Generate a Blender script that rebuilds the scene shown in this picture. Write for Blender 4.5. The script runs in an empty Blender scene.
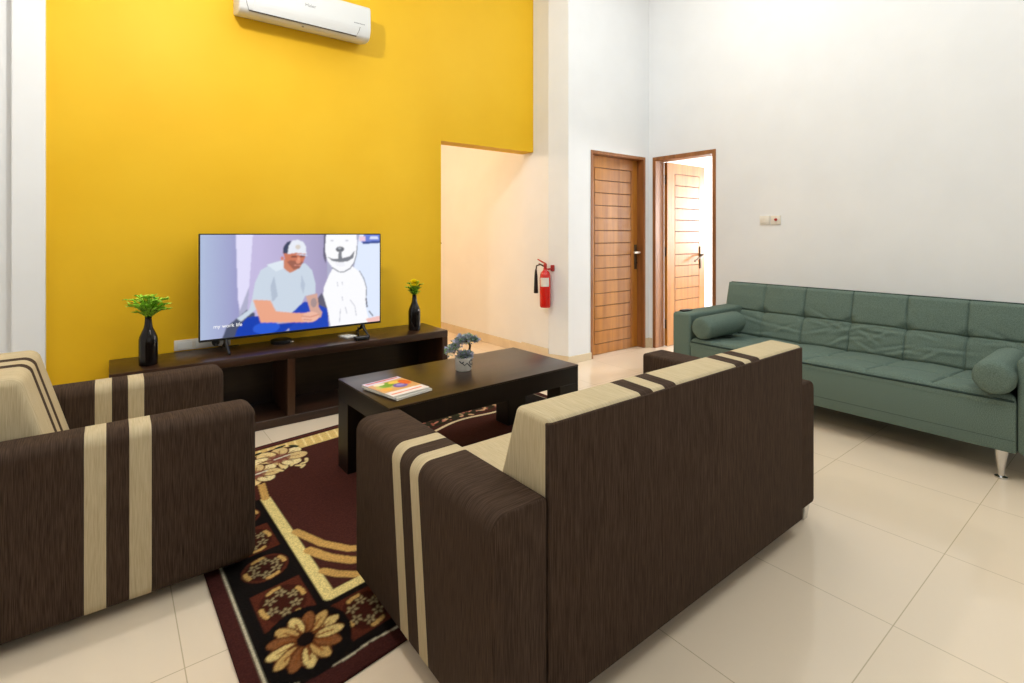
import bpy, bmesh, math, random
import numpy as np
from mathutils import Vector, Matrix
random.seed(7)
SC = bpy.context.scene
COL = SC.collection
PI = math.pi

# ---------------------------------------------------------------- camera
cam = bpy.data.cameras.new('camera')
cam.sensor_fit = 'HORIZONTAL'; cam.sensor_width = 36.0
cam.lens = 516.55 / 1024 * 36
cam.shift_y = -(341.5 - 233.72) / 1024
cam.clip_start = 0.05
camo = bpy.data.objects.new('camera', cam); COL.objects.link(camo)
camo.location = (0, 0, 1.25)
camo.rotation_euler = (PI/2, 0, math.radians(52.036 - 90))
SC.camera = camo

# ---------------------------------------------------------------- view / world
SC.view_settings.view_transform = 'Standard'
SC.view_settings.look = 'None'
SC.view_settings.gamma = 1.0
SC.view_settings.use_curve_mapping = False
SC.view_settings.exposure = 0.0
w = bpy.data.worlds.new('world'); SC.world = w; w.use_nodes = True
w.node_tree.nodes['Background'].inputs[0].default_value = (0.8, 0.9, 1, 1)
w.node_tree.nodes['Background'].inputs[1].default_value = 0.3

# ---------------------------------------------------------------- lights (lamps of the rooms, bedroom window, added fill lights)
def point(name, loc, watts, col=(1, 0.93, 0.82), r=0.06):
    l = bpy.data.lights.new(name, 'POINT'); l.energy = watts; l.color = col; l.shadow_soft_size = r
    o = bpy.data.objects.new(name, l); COL.objects.link(o); o.location = loc
    return o
def area(name, loc, rot, sx, sy, watts, col=(1, 1, 1), spread=180):
    l = bpy.data.lights.new(name, 'AREA'); l.shape = 'RECTANGLE'; l.size = sx; l.size_y = sy
    l.energy = watts; l.color = col; l.spread = math.radians(spread)
    o = bpy.data.objects.new(name, l); COL.objects.link(o); o.location = loc; o.rotation_euler = rot
    return o
LW = (1.0, 0.97, 0.93)
point('lamp_over_chair', (0.28, 2.5, 3.1), 71, LW, 0.05)
point('fill_by_doors', (3.5, 2.2, 3.4), 19, LW, 0.07)  # extra fill, added to brighten the pier, door wall and floor there
point('lamp_front', (2.4, -0.1, 3.4), 32, LW, 0.08)
point('fill_left', (-1.7, 2.8, 2.9), 9, LW, 0.08)  # weak fill added to lift the lower left of the yellow wall
area('ceiling_fill', (2.2, 1.0, 4.1), (0, 0, 0), 4.0, 4.0, 54, (0.76, 0.92, 1.0))  # broad cool fill added overhead, not a fixture
area('fill_behind_camera', (1.0, -3.3, 1.7), (PI/2, 0, 0), 3.0, 2.2, 11, (0.86, 0.95, 1.0))  # added soft fill from behind the camera, no window modelled there
point('corridor_lamp', (1.6, 5.4, 2.3), 62, (1.0, 0.73, 0.46), 0.10)
area('bedroom_window', (9.3, 1.75, 1.5), (0, math.radians(84), 0), 1.4, 0.5, 200, (1.0, 0.99, 0.98))

# ---------------------------------------------------------------- colour + material helpers
def lin(c):
    c = c / 255.0
    return c / 12.92 if c <= 0.04045 else ((c + 0.055) / 1.055) ** 2.4
def S(r, g, b, a=1.0):
    return (lin(r), lin(g), lin(b), a)
def mat(name, col, rough=0.5, metal=0.0, spec=0.5, coat=0.0, emit=None, estr=0.0):
    m = bpy.data.materials.new(name); m.use_nodes = True
    b = m.node_tree.nodes['Principled BSDF']
    b.inputs['Base Color'].default_value = col
    b.inputs['Roughness'].default_value = rough
    b.inputs['Metallic'].default_value = metal
    b.inputs['Specular IOR Level'].default_value = spec
    b.inputs['Coat Weight'].default_value = coat
    if emit:
        b.inputs['Emission Color'].default_value = emit
        b.inputs['Emission Strength'].default_value = estr
    return m
def noise_mat(name, c1, c2, scale, rough=0.6, detail=3, lo=0.35, hi=0.65, bump=0.0, spec=0.5, coord='Object', coat=0.0, metal=0.0, nscale=1.0):
    """two-tone stretched noise (fabric ribs, wood grain, plaster mottling)"""
    m = mat(name, c1, rough, metal, spec, coat)
    nt = m.node_tree; N = nt.nodes; L = nt.links; b = N['Principled BSDF']
    tc = N.new('ShaderNodeTexCoord'); mp = N.new('ShaderNodeMapping'); mp.inputs['Scale'].default_value = scale
    no = N.new('ShaderNodeTexNoise'); no.inputs['Detail'].default_value = detail; no.inputs['Scale'].default_value = nscale
    cr = N.new('ShaderNodeValToRGB')
    cr.color_ramp.elements[0].position = lo; cr.color_ramp.elements[0].color = c1
    cr.color_ramp.elements[1].position = hi; cr.color_ramp.elements[1].color = c2
    L.new(tc.outputs[coord], mp.inputs[0]); L.new(mp.outputs[0], no.inputs['Vector'])
    L.new(no.outputs[0], cr.inputs[0]); L.new(cr.outputs[0], b.inputs['Base Color'])
    if bump:
        bp = N.new('ShaderNodeBump'); bp.inputs['Strength'].default_value = bump; bp.inputs['Distance'].default_value = 0.002
        L.new(no.outputs[0], bp.inputs['Height']); L.new(bp.outputs[0], b.inputs['Normal'])
    return m
def vcol_mat(name, rough=0.8, emit=0.0, spec=0.3, fuzz=0.0):
    m = mat(name, (0, 0, 0, 1) if emit else (1, 1, 1, 1), rough, 0, spec)
    nt = m.node_tree; N = nt.nodes; L = nt.links; b = N['Principled BSDF']
    a = N.new('ShaderNodeVertexColor'); a.layer_name = 'Col'
    src = a.outputs[0]
    if fuzz:
        tc = N.new('ShaderNodeTexCoord'); no = N.new('ShaderNodeTexNoise'); no.inputs['Scale'].default_value = 160; no.inputs['Detail'].default_value = 2
        mx = N.new('ShaderNodeMix'); mx.data_type = 'RGBA'; mx.blend_type = 'MULTIPLY'; mx.inputs[0].default_value = fuzz
        cr = N.new('ShaderNodeValToRGB'); cr.color_ramp.elements[0].position = 0.3; cr.color_ramp.elements[0].color = (0.35, 0.35, 0.35, 1)
        cr.color_ramp.elements[1].position = 0.7; cr.color_ramp.elements[1].color = (1.5, 1.5, 1.5, 1)
        L.new(tc.outputs['Object'], no.inputs['Vector']); L.new(no.outputs[0], cr.inputs[0])
        L.new(a.outputs[0], mx.inputs[6]); L.new(cr.outputs[0], mx.inputs[7]); src = mx.outputs[2]
        bp = N.new('ShaderNodeBump'); bp.inputs['Strength'].default_value = 0.5; bp.inputs['Distance'].default_value = 0.003
        L.new(no.outputs[0], bp.inputs['Height']); L.new(bp.outputs[0], b.inputs['Normal'])
    if emit:
        L.new(src, b.inputs['Emission Color']); b.inputs['Emission Strength'].default_value = emit
    else:
        L.new(src, b.inputs['Base Color'])
    return m

M = {}
M['white'] = noise_mat('white_wall_paint', S(234, 235, 236), S(237, 238, 239), (3, 3, 3), 0.6, spec=0.3)
M['yellow'] = noise_mat('yellow_wall_paint', S(232, 182, 22), S(235, 187, 30), (2, 2, 2), 0.55, spec=0.3)
M['skirt'] = noise_mat('skirting_tile', S(218, 200, 168), S(226, 209, 180), (8, 8, 8), 0.25)
M['ceiling'] = mat('ceiling_paint', S(242, 242, 240), 0.8)
def floor_mat():
    m = mat('floor_tile', S(214, 202, 178), 0.12, 0, 0.5)
    nt = m.node_tree; N = nt.nodes; L = nt.links; b = N['Principled BSDF']
    tc = N.new('ShaderNodeTexCoord'); mp = N.new('ShaderNodeMapping')
    mp.inputs['Location'].default_value = (-0.172, -0.551, 0)
    br = N.new('ShaderNodeTexBrick'); br.offset = 0.0; br.squash = 1.0
    br.inputs['Scale'].default_value = 1.0; br.inputs['Brick Width'].default_value = 0.6; br.inputs['Row Height'].default_value = 0.6
    br.inputs['Mortar Size'].default_value = 0.0017; br.inputs['Mortar Smooth'].default_value = 0.1
    br.inputs['Color1'].default_value = S(238, 219, 194); br.inputs['Color2'].default_value = S(236, 217, 191)
    br.inputs['Mortar'].default_value = S(200, 180, 148)
    no = N.new('ShaderNodeTexNoise'); no.inputs['Scale'].default_value = 2.2; no.inputs['Detail'].default_value = 3
    mx = N.new('ShaderNodeMix'); mx.data_type = 'RGBA'; mx.blend_type = 'MULTIPLY'; mx.inputs[0].default_value = 0.25
    L.new(tc.outputs['Object'], mp.inputs[0]); L.new(mp.outputs[0], br.inputs['Vector']); L.new(tc.outputs['Object'], no.inputs['Vector'])
    cr = N.new('ShaderNodeValToRGB'); cr.color_ramp.elements[0].color = (0.86, 0.86, 0.86, 1); cr.color_ramp.elements[1].color = (1, 1, 1, 1)
    L.new(no.outputs[0], cr.inputs[0]); L.new(br.outputs[0], mx.inputs[6]); L.new(cr.outputs[0], mx.inputs[7])
    L.new(mx.outputs[2], b.inputs['Base Color'])
    return m
M['floor'] = floor_mat()
DK1, DK2 = S(40, 28, 20), S(84, 66, 53)
BG1, BG2 = S(178, 160, 126), S(206, 190, 156)
M['brown_x'] = noise_mat('brown_ribbed_fabric', DK1, DK2, (560, 16, 16), 0.9, bump=0.3, spec=0.15, lo=0.25, hi=0.78, detail=2)
M['brown_y'] = noise_mat('brown_ribbed_fabric', DK1, DK2, (16, 560, 16), 0.9, bump=0.3, spec=0.15, lo=0.25, hi=0.78, detail=2)
M['beige_x'] = noise_mat('beige_ribbed_fabric', BG1, BG2, (560, 16, 16), 0.9, bump=0.25, spec=0.15, lo=0.25, hi=0.78, detail=2)
M['beige_y'] = noise_mat('beige_ribbed_fabric', BG1, BG2, (16, 560, 16), 0.9, bump=0.25, spec=0.15, lo=0.25, hi=0.78, detail=2)
M['green'] = noise_mat('green_woven_fabric', S(80, 96, 87), S(115, 132, 121), (260, 260, 260), 0.9, bump=0.3, spec=0.15, lo=0.3, hi=0.72, detail=4)
M['green_dark'] = mat('green_piping', S(38, 56, 52), 0.9)
M['walnut'] = noise_mat('dark_walnut', S(38, 22, 14), S(64, 39, 24), (2.5, 26, 26), 0.32, spec=0.5, lo=0.3, hi=0.7)
M['walnut_z'] = noise_mat('dark_walnut_upright', S(46, 26, 15), S(76, 46, 27), (26, 26, 2.5), 0.35, spec=0.5, lo=0.3, hi=0.7)
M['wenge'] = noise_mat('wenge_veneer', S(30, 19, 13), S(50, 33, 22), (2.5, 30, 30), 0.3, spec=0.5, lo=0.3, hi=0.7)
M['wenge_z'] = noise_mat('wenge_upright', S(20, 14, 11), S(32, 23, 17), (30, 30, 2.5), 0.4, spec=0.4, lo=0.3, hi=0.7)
M['door'] = noise_mat('varnished_door_wood', S(156, 94, 32), S(196, 132, 52), (16, 16, 1.3), 0.3, spec=0.5, lo=0.3, hi=0.7, detail=5)
M['door_frame'] = noise_mat('door_frame_wood', S(132, 82, 42), S(164, 106, 56), (24, 24, 2), 0.4, lo=0.3, hi=0.7)
M['groove'] = mat('door_groove', S(74, 42, 20), 0.7)
M['chrome'] = mat('chrome', S(205, 205, 205), 0.18, 1.0)
M['steel'] = mat('antique_steel', S(96, 84, 70), 0.35, 0.9)
M['silver'] = mat('satin_metal', S(215, 210, 200), 0.3, 0.7)
M['black'] = mat('black_plastic', S(18, 18, 19), 0.35)
M['gloss_black'] = mat('glossy_dark_ceramic', S(20, 14, 12), 0.12, spec=0.35)
M['plastic'] = mat('white_plastic', S(226, 226, 222), 0.35)
M['plate'] = mat('switch_plastic', S(226, 220, 208), 0.4)
M['grey'] = mat('grey_print', S(130, 132, 134), 0.6)
M['dark_line'] = mat('dark_gap', S(60, 52, 46), 0.7)
M['red'] = mat('red_enamel', S(204, 22, 12), 0.25, coat=0.4)
M['redpl'] = mat('red_plastic', S(170, 30, 26), 0.4)
M['label'] = mat('paper_label', S(228, 222, 214), 0.6)
M['paper'] = mat('paper_edges', S(232, 228, 218), 0.7)
M['fern'] = noise_mat('fern_green', S(158, 228, 44), S(206, 246, 104), (30, 30, 30), 0.5)
M['leafdk'] = mat('dark_leaf', S(44, 104, 20), 0.5)
M['petal'] = mat('yellow_petal', S(255, 234, 14), 0.5)
M['bonsai'] = noise_mat('blue_green_leaves', S(120, 160, 90), S(176, 186, 196), (60, 60, 60), 0.6, lo=0.4, hi=0.6)
M['lilac'] = mat('lilac_blossom', S(190, 190, 216), 0.6)
M['trunk'] = mat('brown_trunk', S(78, 46, 30), 0.7)
M['soil'] = mat('soil', S(60, 52, 30), 0.9)
M['pot'] = noise_mat('white_glazed_pot', S(222, 218, 208), S(236, 232, 224), (20, 20, 20), 0.25)
M['ink'] = mat('grey_ink', S(86, 88, 92), 0.4)

# ---------------------------------------------------------------- object helpers
def link(name, me, parent=None, mats=(), off=(0, 0, 0)):
    o = bpy.data.objects.new(name, me); COL.objects.link(o)
    for m in mats: me.materials.append(m)
    if parent is not None: o.parent = parent
    o.location = off
    return o
ORG = {}
def gloc(p):
    l = Vector((0, 0, 0))
    while p is not None:
        l += Vector(p.location); p = p.parent
    return l
def obj(name, bm, mats, parent=None, smooth=None, origin=None):
    """world-space bmesh -> one mesh object under parent (parents are never rotated)"""
    if not isinstance(mats, (list, tuple)): mats = [mats]
    base = gloc(parent)
    if origin is None:
        origin = base
        if parent is None:
            xs = [v.co for v in bm.verts]
            origin = Vector((sum(v.x for v in xs)/len(xs), sum(v.y for v in xs)/len(xs), min(v.z for v in xs)))
    origin = Vector(origin)
    bmesh.ops.translate(bm, verts=bm.verts, vec=-origin)
    bm.normal_update()
    me = bpy.data.meshes.new(name); bm.to_mesh(me); bm.free()
    if smooth is not None:
        me.polygons.foreach_set('use_smooth', [True]*len(me.polygons))
        me.set_sharp_from_angle(angle=math.radians(smooth))
    return link(name, me, parent, mats, origin - base)
def thing(name, label, cat, loc, group=None):
    o = bpy.data.objects.new(name, None); COL.objects.link(o); o.location = loc
    o.empty_display_size = 0.1
    return tag(o, label, cat, group)
def tag(o, label, cat, group=None):
    o['label'] = label; o['category'] = cat
    if group: o['group'] = group
    return o
def struct(name, bm, mats, smooth=None):
    o = obj(name, bm, mats, None, smooth); o['kind'] = 'structure'; return o
def B(): return bmesh.new()
def box(bm, x0, x1, y0, y1, z0, z1, r=0.0, seg=3, mi=0):
    ret = bmesh.ops.create_cube(bm, size=1.0)
    vs = ret['verts']
    for v in vs:
        v.co = Vector((x0 + (v.co.x + .5)*(x1-x0), y0 + (v.co.y + .5)*(y1-y0), z0 + (v.co.z + .5)*(z1-z0)))
    fs = set(f for v in vs for f in v.link_faces)
    for f in fs: f.material_index = mi
    if r > 0:
        es = list(set(e for v in vs for e in v.link_edges))
        bmesh.ops.bevel(bm, geom=es, offset=r, offset_type='OFFSET', segments=seg, profile=0.5, affect='EDGES', clamp_overlap=True)
    return bm
def prism(bm, pts, axis, a, b, r=0.0, seg=3, mi=0):
    """extrude a 2-D outline along axis from a to b. axis x: pts=(y,z); y: pts=(x,z); z: pts=(x,y)"""
    def P(p, t):
        return Vector((t, p[0], p[1])) if axis == 'x' else Vector((p[0], t, p[1])) if axis == 'y' else Vector((p[0], p[1], t))
    v0 = [bm.verts.new(P(p, a)) for p in pts]; v1 = [bm.verts.new(P(p, b)) for p in pts]
    n = len(pts); fs = [bm.faces.new(v0), bm.faces.new(v1[::-1])]
    for i in range(n): fs.append(bm.faces.new((v0[i], v0[(i+1) % n], v1[(i+1) % n], v1[i])))
    for f in fs: f.material_index = mi
    bmesh.ops.recalc_face_normals(bm, faces=fs)
    if r > 0:
        es = list(set(e for f in fs for e in f.edges))
        bmesh.ops.bevel(bm, geom=es, offset=r, offset_type='OFFSET', segments=seg, profile=0.5, affect='EDGES', clamp_overlap=True)
    return bm
def lathe(bm, prof, c, n=28, axis='z', mi=0):
    """prof = [(r, h)...]; rotates about axis through c"""
    rings = []
    for r, h in prof:
        ring = []
        for k in range(n):
            a = 2*PI*k/n; u, v = r*math.cos(a), r*math.sin(a)
            p = (u, v, h) if axis == 'z' else (h, u, v) if axis == 'x' else (u, h, v)
            ring.append(bm.verts.new((c[0]+p[0], c[1]+p[1], c[2]+p[2])))
        rings.append(ring)
    fs = []
    for i in range(len(rings)-1):
        for k in range(n):
            fs.append(bm.faces.new((rings[i][k], rings[i][(k+1) % n], rings[i+1][(k+1) % n], rings[i+1][k])))
    if prof[0][0] > 1e-4: fs.append(bm.faces.new(rings[0][::-1]))
    if prof[-1][0] > 1e-4: fs.append(bm.faces.new(rings[-1]))
    for f in fs: f.material_index = mi
    bmesh.ops.remove_doubles(bm, verts=[v for r in rings for v in r], dist=1e-5)
    bmesh.ops.recalc_face_normals(bm, faces=[f for f in fs if f.is_valid])
    return bm
def tube(bm, pts, r, n=10, mi=0):
    pts = [Vector(p) for p in pts]
    rr = r if isinstance(r, (list, tuple)) else [r]*len(pts)
    rings = []; up = Vector((0.13, 0.31, 0.94))
    for i, p in enumerate(pts):
        d = (pts[min(i+1, len(pts)-1)] - pts[max(i-1, 0)]).normalized()
        s = d.cross(up)
        if s.length < 0.05: s = d.cross(Vector((1, 0, 0)))
        s.normalize(); t = s.cross(d).normalized()
        rings.append([bm.verts.new(p + rr[i]*(math.cos(2*PI*k/n)*s + math.sin(2*PI*k/n)*t)) for k in range(n)])
    fs = []
    for i in range(len(rings)-1):
        for k in range(n):
            fs.append(bm.faces.new((rings[i][k], rings[i][(k+1) % n], rings[i+1][(k+1) % n], rings[i+1][k])))
    fs.append(bm.faces.new(rings[0][::-1])); fs.append(bm.faces.new(rings[-1]))
    for f in fs: f.material_index = mi
    bmesh.ops.recalc_face_normals(bm, faces=fs)
    return bm
def stripes(bm, axis, bands, shear=0.0, z0=0.5, mi=1):
    """cut bands (lo,hi) along an axis (optionally leaning with height) and give them material mi"""
    ai = 'xyz'.index(axis)
    for lo, hi in bands:
        for c in (lo, hi):
            no = Vector((0, 0, 0)); no[ai] = 1; no.z -= shear
            co = Vector((0, 0, z0)); co[ai] = c
            bmesh.ops.bisect_plane(bm, geom=bm.verts[:] + bm.edges[:] + bm.faces[:], plane_co=co, plane_no=no, dist=1e-6)
    for f in bm.faces:
        c = f.calc_center_median(); t = c[ai] - shear*(c.z - z0)
        if any(lo < t < hi for lo, hi in bands): f.material_index = mi
    return bm
def endgrain(bm, axis, mi, only=0):
    ai = 'xyz'.index(axis)
    bm.normal_update()
    for f in bm.faces:
        if abs(f.normal[ai]) > .72 and f.material_index == only: f.material_index = mi
    return bm
def leafquad(bm, p, d, n, L, W, mi=0):
    """a small pointed, folded leaf"""
    p = Vector(p); d = Vector(d).normalized(); n = Vector(n); s = d.cross(n)
    if s.length < 1e-3: s = d.cross(Vector((1, 0.2, 0)))
    s.normalize(); n = s.cross(d).normalized()
    a = bm.verts.new(p); b = bm.verts.new(p + d*L*.5 + s*W*.5 + n*W*.15); c = bm.verts.new(p + d*L)
    e = bm.verts.new(p + d*L*.5 - s*W*.5 + n*W*.15); m = bm.verts.new(p + d*L*.5)
    for q in ((a, b, m), (b, c, m), (c, e, m), (e, a, m)):
        f = bm.faces.new(q); f.material_index = mi
def wrap(bm_fn):
    return bm_fn

# ---- colour painting on a fine grid (woven / printed patterns, the TV picture)
class Paint:
    def __init__(s, W, H, nx, ny, bg):
        s.W, s.H, s.nx, s.ny = W, H, nx, ny
        s.X, s.Y = np.meshgrid((np.arange(nx)+.5)*W/nx, (np.arange(ny)+.5)*H/ny)
        s.c = np.empty((ny, nx, 3)); s.c[:] = [lin(v) for v in bg]
    def mask(s, m, col, a=1.0):
        c = np.array([lin(v) for v in col]); m = np.clip(m, 0, 1)[..., None]*a
        s.c = s.c*(1-m) + c*m
    def inpoly(s, pts):
        m = np.zeros(s.X.shape, bool); n = len(pts)
        for i in range(n):
            x0, y0 = pts[i]; x1, y1 = pts[(i+1) % n]
            if y0 == y1: continue
            c = ((s.Y >= min(y0, y1)) & (s.Y < max(y0, y1)))
            xi = x0 + (s.Y-y0)*(x1-x0)/(y1-y0)
            m ^= c & (s.X < xi)
        return m.astype(float)
    def poly(s, pts, col, a=1.0): s.mask(s.inpoly(pts), col, a)
    def ell(s, cx, cy, rx, ry, col, rot=0, a=1.0):
        c, q = math.cos(rot), math.sin(rot); dx, dy = s.X-cx, s.Y-cy
        u = (dx*c+dy*q)/rx; v = (-dx*q+dy*c)/ry
        s.mask((u*u+v*v < 1).astype(float), col, a)
    def line(s, pts, wd, col, a=1.0):
        d = np.full(s.X.shape, 1e9)
        for (x0, y0), (x1, y1) in zip(pts[:-1], pts[1:]):
            L = (x1-x0)**2+(y1-y0)**2
            t = np.clip(((s.X-x0)*(x1-x0)+(s.Y-y0)*(y1-y0))/max(L, 1e-12), 0, 1)
            d = np.minimum(d, np.hypot(s.X-x0-t*(x1-x0), s.Y-y0-t*(y1-y0)))
        s.mask((d < wd/2).astype(float), col, a)
    def grad(s, pts, c0, c1, axis=0, lo=None, hi=None):
        m = s.inpoly(pts); A = s.X if axis == 0 else s.Y
        t = np.clip((A-lo)/(hi-lo), 0, 1)[..., None]
        c = np.array([lin(v) for v in c0])*(1-t) + np.array([lin(v) for v in c1])*t
        s.c = s.c*(1-m[..., None]) + c*m[..., None]
    def blur(s, k=1):
        for _ in range(k):
            p = np.pad(s.c, ((1, 1), (1, 1), (0, 0)), mode='edge')
            s.c = (p[1:-1, 1:-1]*2 + p[:-2, 1:-1] + p[2:, 1:-1] + p[1:-1, :-2] + p[1:-1, 2:])/6
def grid_mesh(name, P, colors=None, closed_z=None):
    """P: (ny,nx,3) vertex positions -> mesh, optional colours, optional skirt down to closed_z"""
    ny, nx = P.shape[:2]; idx = np.arange(ny*nx).reshape(ny, nx)
    q = np.stack([idx[:-1, :-1], idx[:-1, 1:], idx[1:, 1:], idx[1:, :-1]], -1).reshape(-1, 4)
    V = P.reshape(-1, 3); faces = q
    if closed_z is not None:
        ring = np.concatenate([idx[0, :], idx[1:, -1], idx[-1, -2::-1], idx[-2:0:-1, 0]])
        low = V[ring].copy(); low[:, 2] = closed_z
        b0 = len(V); V = np.concatenate([V, low]); n = len(ring); k = np.arange(n)
        faces = np.concatenate([q, np.stack([ring[(k+1) % n], ring[k], b0+k, b0+(k+1) % n], -1)])
    me = bpy.data.meshes.new(name)
    me.vertices.add(len(V)); me.vertices.foreach_set('co', V.astype(np.float32).ravel())
    me.loops.add(faces.size); me.loops.foreach_set('vertex_index', faces.astype(np.int32).ravel())
    me.polygons.add(len(faces)); me.polygons.foreach_set('loop_start', np.arange(0, faces.size, 4, dtype=np.int32))
    me.update(calc_edges=True); me.validate()
    if colors is not None:
        C = np.ones((len(V), 4), np.float32); C[:ny*nx, :3] = colors.reshape(-1, 3)
        if closed_z is not None: C[ny*nx:, :3] = colors.reshape(-1, 3)[ring]
        a = me.color_attributes.new('Col', 'FLOAT_COLOR', 'POINT'); a.data.foreach_set('color', C.ravel())
    return me
def text_obj(name, body, size, m, parent, loc, rot, extrude=0.0005):
    cu = bpy.data.curves.new(name, 'FONT'); cu.body = body; cu.size = size; cu.extrude = extrude; cu.align_x = 'CENTER'; cu.align_y = 'CENTER'
    t = bpy.data.objects.new('tmp', cu); COL.objects.link(t)
    me = bpy.data.meshes.new_from_object(t.evaluated_get(bpy.context.evaluated_depsgraph_get()))
    bpy.data.objects.remove(t)
    me.transform(Matrix.Rotation(rot[2], 4, 'Z') @ Matrix.Rotation(rot[0], 4, 'X'))
    me.materials.clear()
    return link(name, me, parent, [m], Vector(loc) - gloc(parent))

# ================================================================ SETTING
YW, YD, XR = 4.01, 3.577, 4.715          # yellow wall, door wall, right wall
CEIL = 4.2
bm = B(); box(bm, -2.6, 9.75, -3.5, 8.2, -0.05, 0.0); struct('floor', bm, M['floor']); bpy.data.objects['floor'].location
fl = bpy.data.objects['floor']
# keep tile lattice in world coordinates: floor object's origin sits at the world origin
fl.data.transform(Matrix.Translation(fl.location)); fl.location = (0, 0, 0)
bm = B(); box(bm, -2.6, 4.865, -3.5, 4.20, CEIL, CEIL+.1); struct('ceiling', bm, M['ceiling'])
# yellow back wall with the passage opening
bm = B(); box(bm, -0.2865, 2.328, YW, 4.19, 0, CEIL); box(bm, 2.328, 3.403, YW, 4.19, 2.078, CEIL); struct('wall_back', bm, M['yellow'])
bm = B(); box(bm, -0.428, -0.2865, 3.97, 4.19, 0, CEIL, 0.006, 2); struct('trim_1', bm, M['white'])
bm = B(); box(bm, -2.6, -0.428, 4.03, 4.19, 0, CEIL); struct('wall_back_left', bm, M['white'])
# side of the passage: corner pier, door-jamb zone, corridor wall
bm = B(); prism(bm, [(3.479, YD), (3.795, YD), (3.795, 3.775), (3.405, 3.775)], 'z', 0, CEIL); box(bm, 3.795, 4.64, YD, 3.775, 2.085, CEIL); box(bm, 4.64, XR, YD, 3.775, 0, CEIL)
struct('wall_door_side', bm, M['white'])
bm = B(); box(bm, 3.403, 3.795, 3.775, 4.19, 0, CEIL); struct('wall_pier', bm, M['white'])
bm = B(); box(bm, 3.43, 3.60, 4.19, 8.2, 0, 2.7); struct('wall_corridor_right', bm, M['white'])
bm = B(); box(bm, 0.4, 3.43, 8.0, 8.2, 0, 2.7); struct('wall_corridor_end', bm, M['white'])
bm = B(); box(bm, 0.2, 0.4, 4.19, 8.2, 0, 2.7); struct('wall_corridor_left', bm, M['white'])
bm = B(); box(bm, 0.2, 3.6, 4.19, 8.2, 2.7, 2.8); struct('ceiling_corridor', bm, M['ceiling'])
# right wall with door opening
bm = B(); box(bm, XR, XR+.15, -3.5, 2.786, 0, CEIL); box(bm, XR, XR+.15, 3.516, 4.3, 0, CEIL); box(bm, XR, XR+.15, 2.786, 3.516, 2.082, CEIL)
struct('wall_right', bm, M['white'])
# bedroom beyond the open door
bm = B(); box(bm, 9.6, 9.75, 0.9, 4.3, 0, 2.7); struct('wall_bedroom_end', bm, M['white'])
bm = B(); box(bm, XR+.15, 9.6, 4.15, 4.3, 0, 2.7); struct('wall_bedroom_back', bm, M['white'])
bm = B(); box(bm, XR+.15, 9.6, 0.9, 1.05, 0, 2.7); struct('wall_bedroom_front', bm, M['white'])
bm = B(); box(bm, XR+.15, 9.75, 0.9, 4.3, 2.7, 2.8); struct('ceiling_bedroom', bm, M['ceiling'])
# rest of the living room, behind the camera
bm = B(); box(bm, -2.6, 4.865, -3.65, -3.5, 0, CEIL); struct('wall_front', bm, M['white'])
bm = B(); box(bm, -2.75, -2.6, -3.65, 4.19, 0, CEIL); struct('wall_left', bm, M['white'])
# skirtings
bm = B(); box(bm, 3.479, 3.79, YD-.010, YD, 0, .068, .002, 1); prism(bm, [(3.468, YD-.010), (3.479, YD-.010), (3.405, 3.775), (3.393, 3.775)], 'z', 0, .072); struct('baseboard_pier', bm, M['skirt'])
bm = B(); box(bm, 3.391, 3.403, 3.775, 4.19, 0, .122, .002, 1); struct('baseboard_jamb', bm, M['skirt'])
bm = B(); box(bm, 3.420, 3.43, 4.19, 8.0, 0, .098, .002, 1); struct('baseboard_corridor', bm, M['skirt'])
bm = B(); box(bm, 4.65, XR, YD-.010, YD, 0, .10, .002, 1); box(bm, XR-.010, XR, 3.53, YD, 0, .10, .002, 1); struct('baseboard_corner', bm, M['skirt'])
bm = B(); box(bm, XR-.010, XR, -3.5, 2.772, 0, .10, .002, 1); struct('baseboard_right', bm, M['skirt'])

# ---------------------------------------------------------------- doors
def leaf_bm(W, H, T, px0, px1, pz0, pz1, n=14):
    """leaf in the xz plane, front face at y=0 (towards -y), hinge at x=0; slatted panel px0..px1"""
    bm = B()
    box(bm, 0, W, .010, T, 0, H, mi=1)
    g = .006
    for a in ((0, px0-g/2, 0, H), (px1+g/2, W, 0, H), (px0-g/2, px1+g/2, 0, pz0-g/2), (px0-g/2, px1+g/2, pz1+g/2, H)):
        box(bm, a[0], a[1], 0, .012, a[2], a[3], mi=0)
    box(bm, -.001, .004, .001, T-.001, 0, H, mi=0); box(bm, W-.004, W+.001, .001, T-.001, 0, H, mi=0)
    box(bm, 0, W, T-.002, T+.001, 0, H, mi=0)
    dz = (pz1-pz0)/n
    for k in range(n):
        box(bm, px0+g/2, px1-g/2, -.001, .012, pz0+k*dz+g/2, pz0+(k+1)*dz-g/2, .002, 1)
    return bm
def frame_bm_x(x0, x1, y0, y1, z1, t, stop=None):
    bm = B()
    box(bm, x0, x0+t, y0, y1, 0, z1, .003, 1); box(bm, x1-t, x1, y0, y1, 0, z1, .003, 1); box(bm, x0+t, x1-t, y0, y1, z1-t, z1, .003, 1)
    return bm
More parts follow.
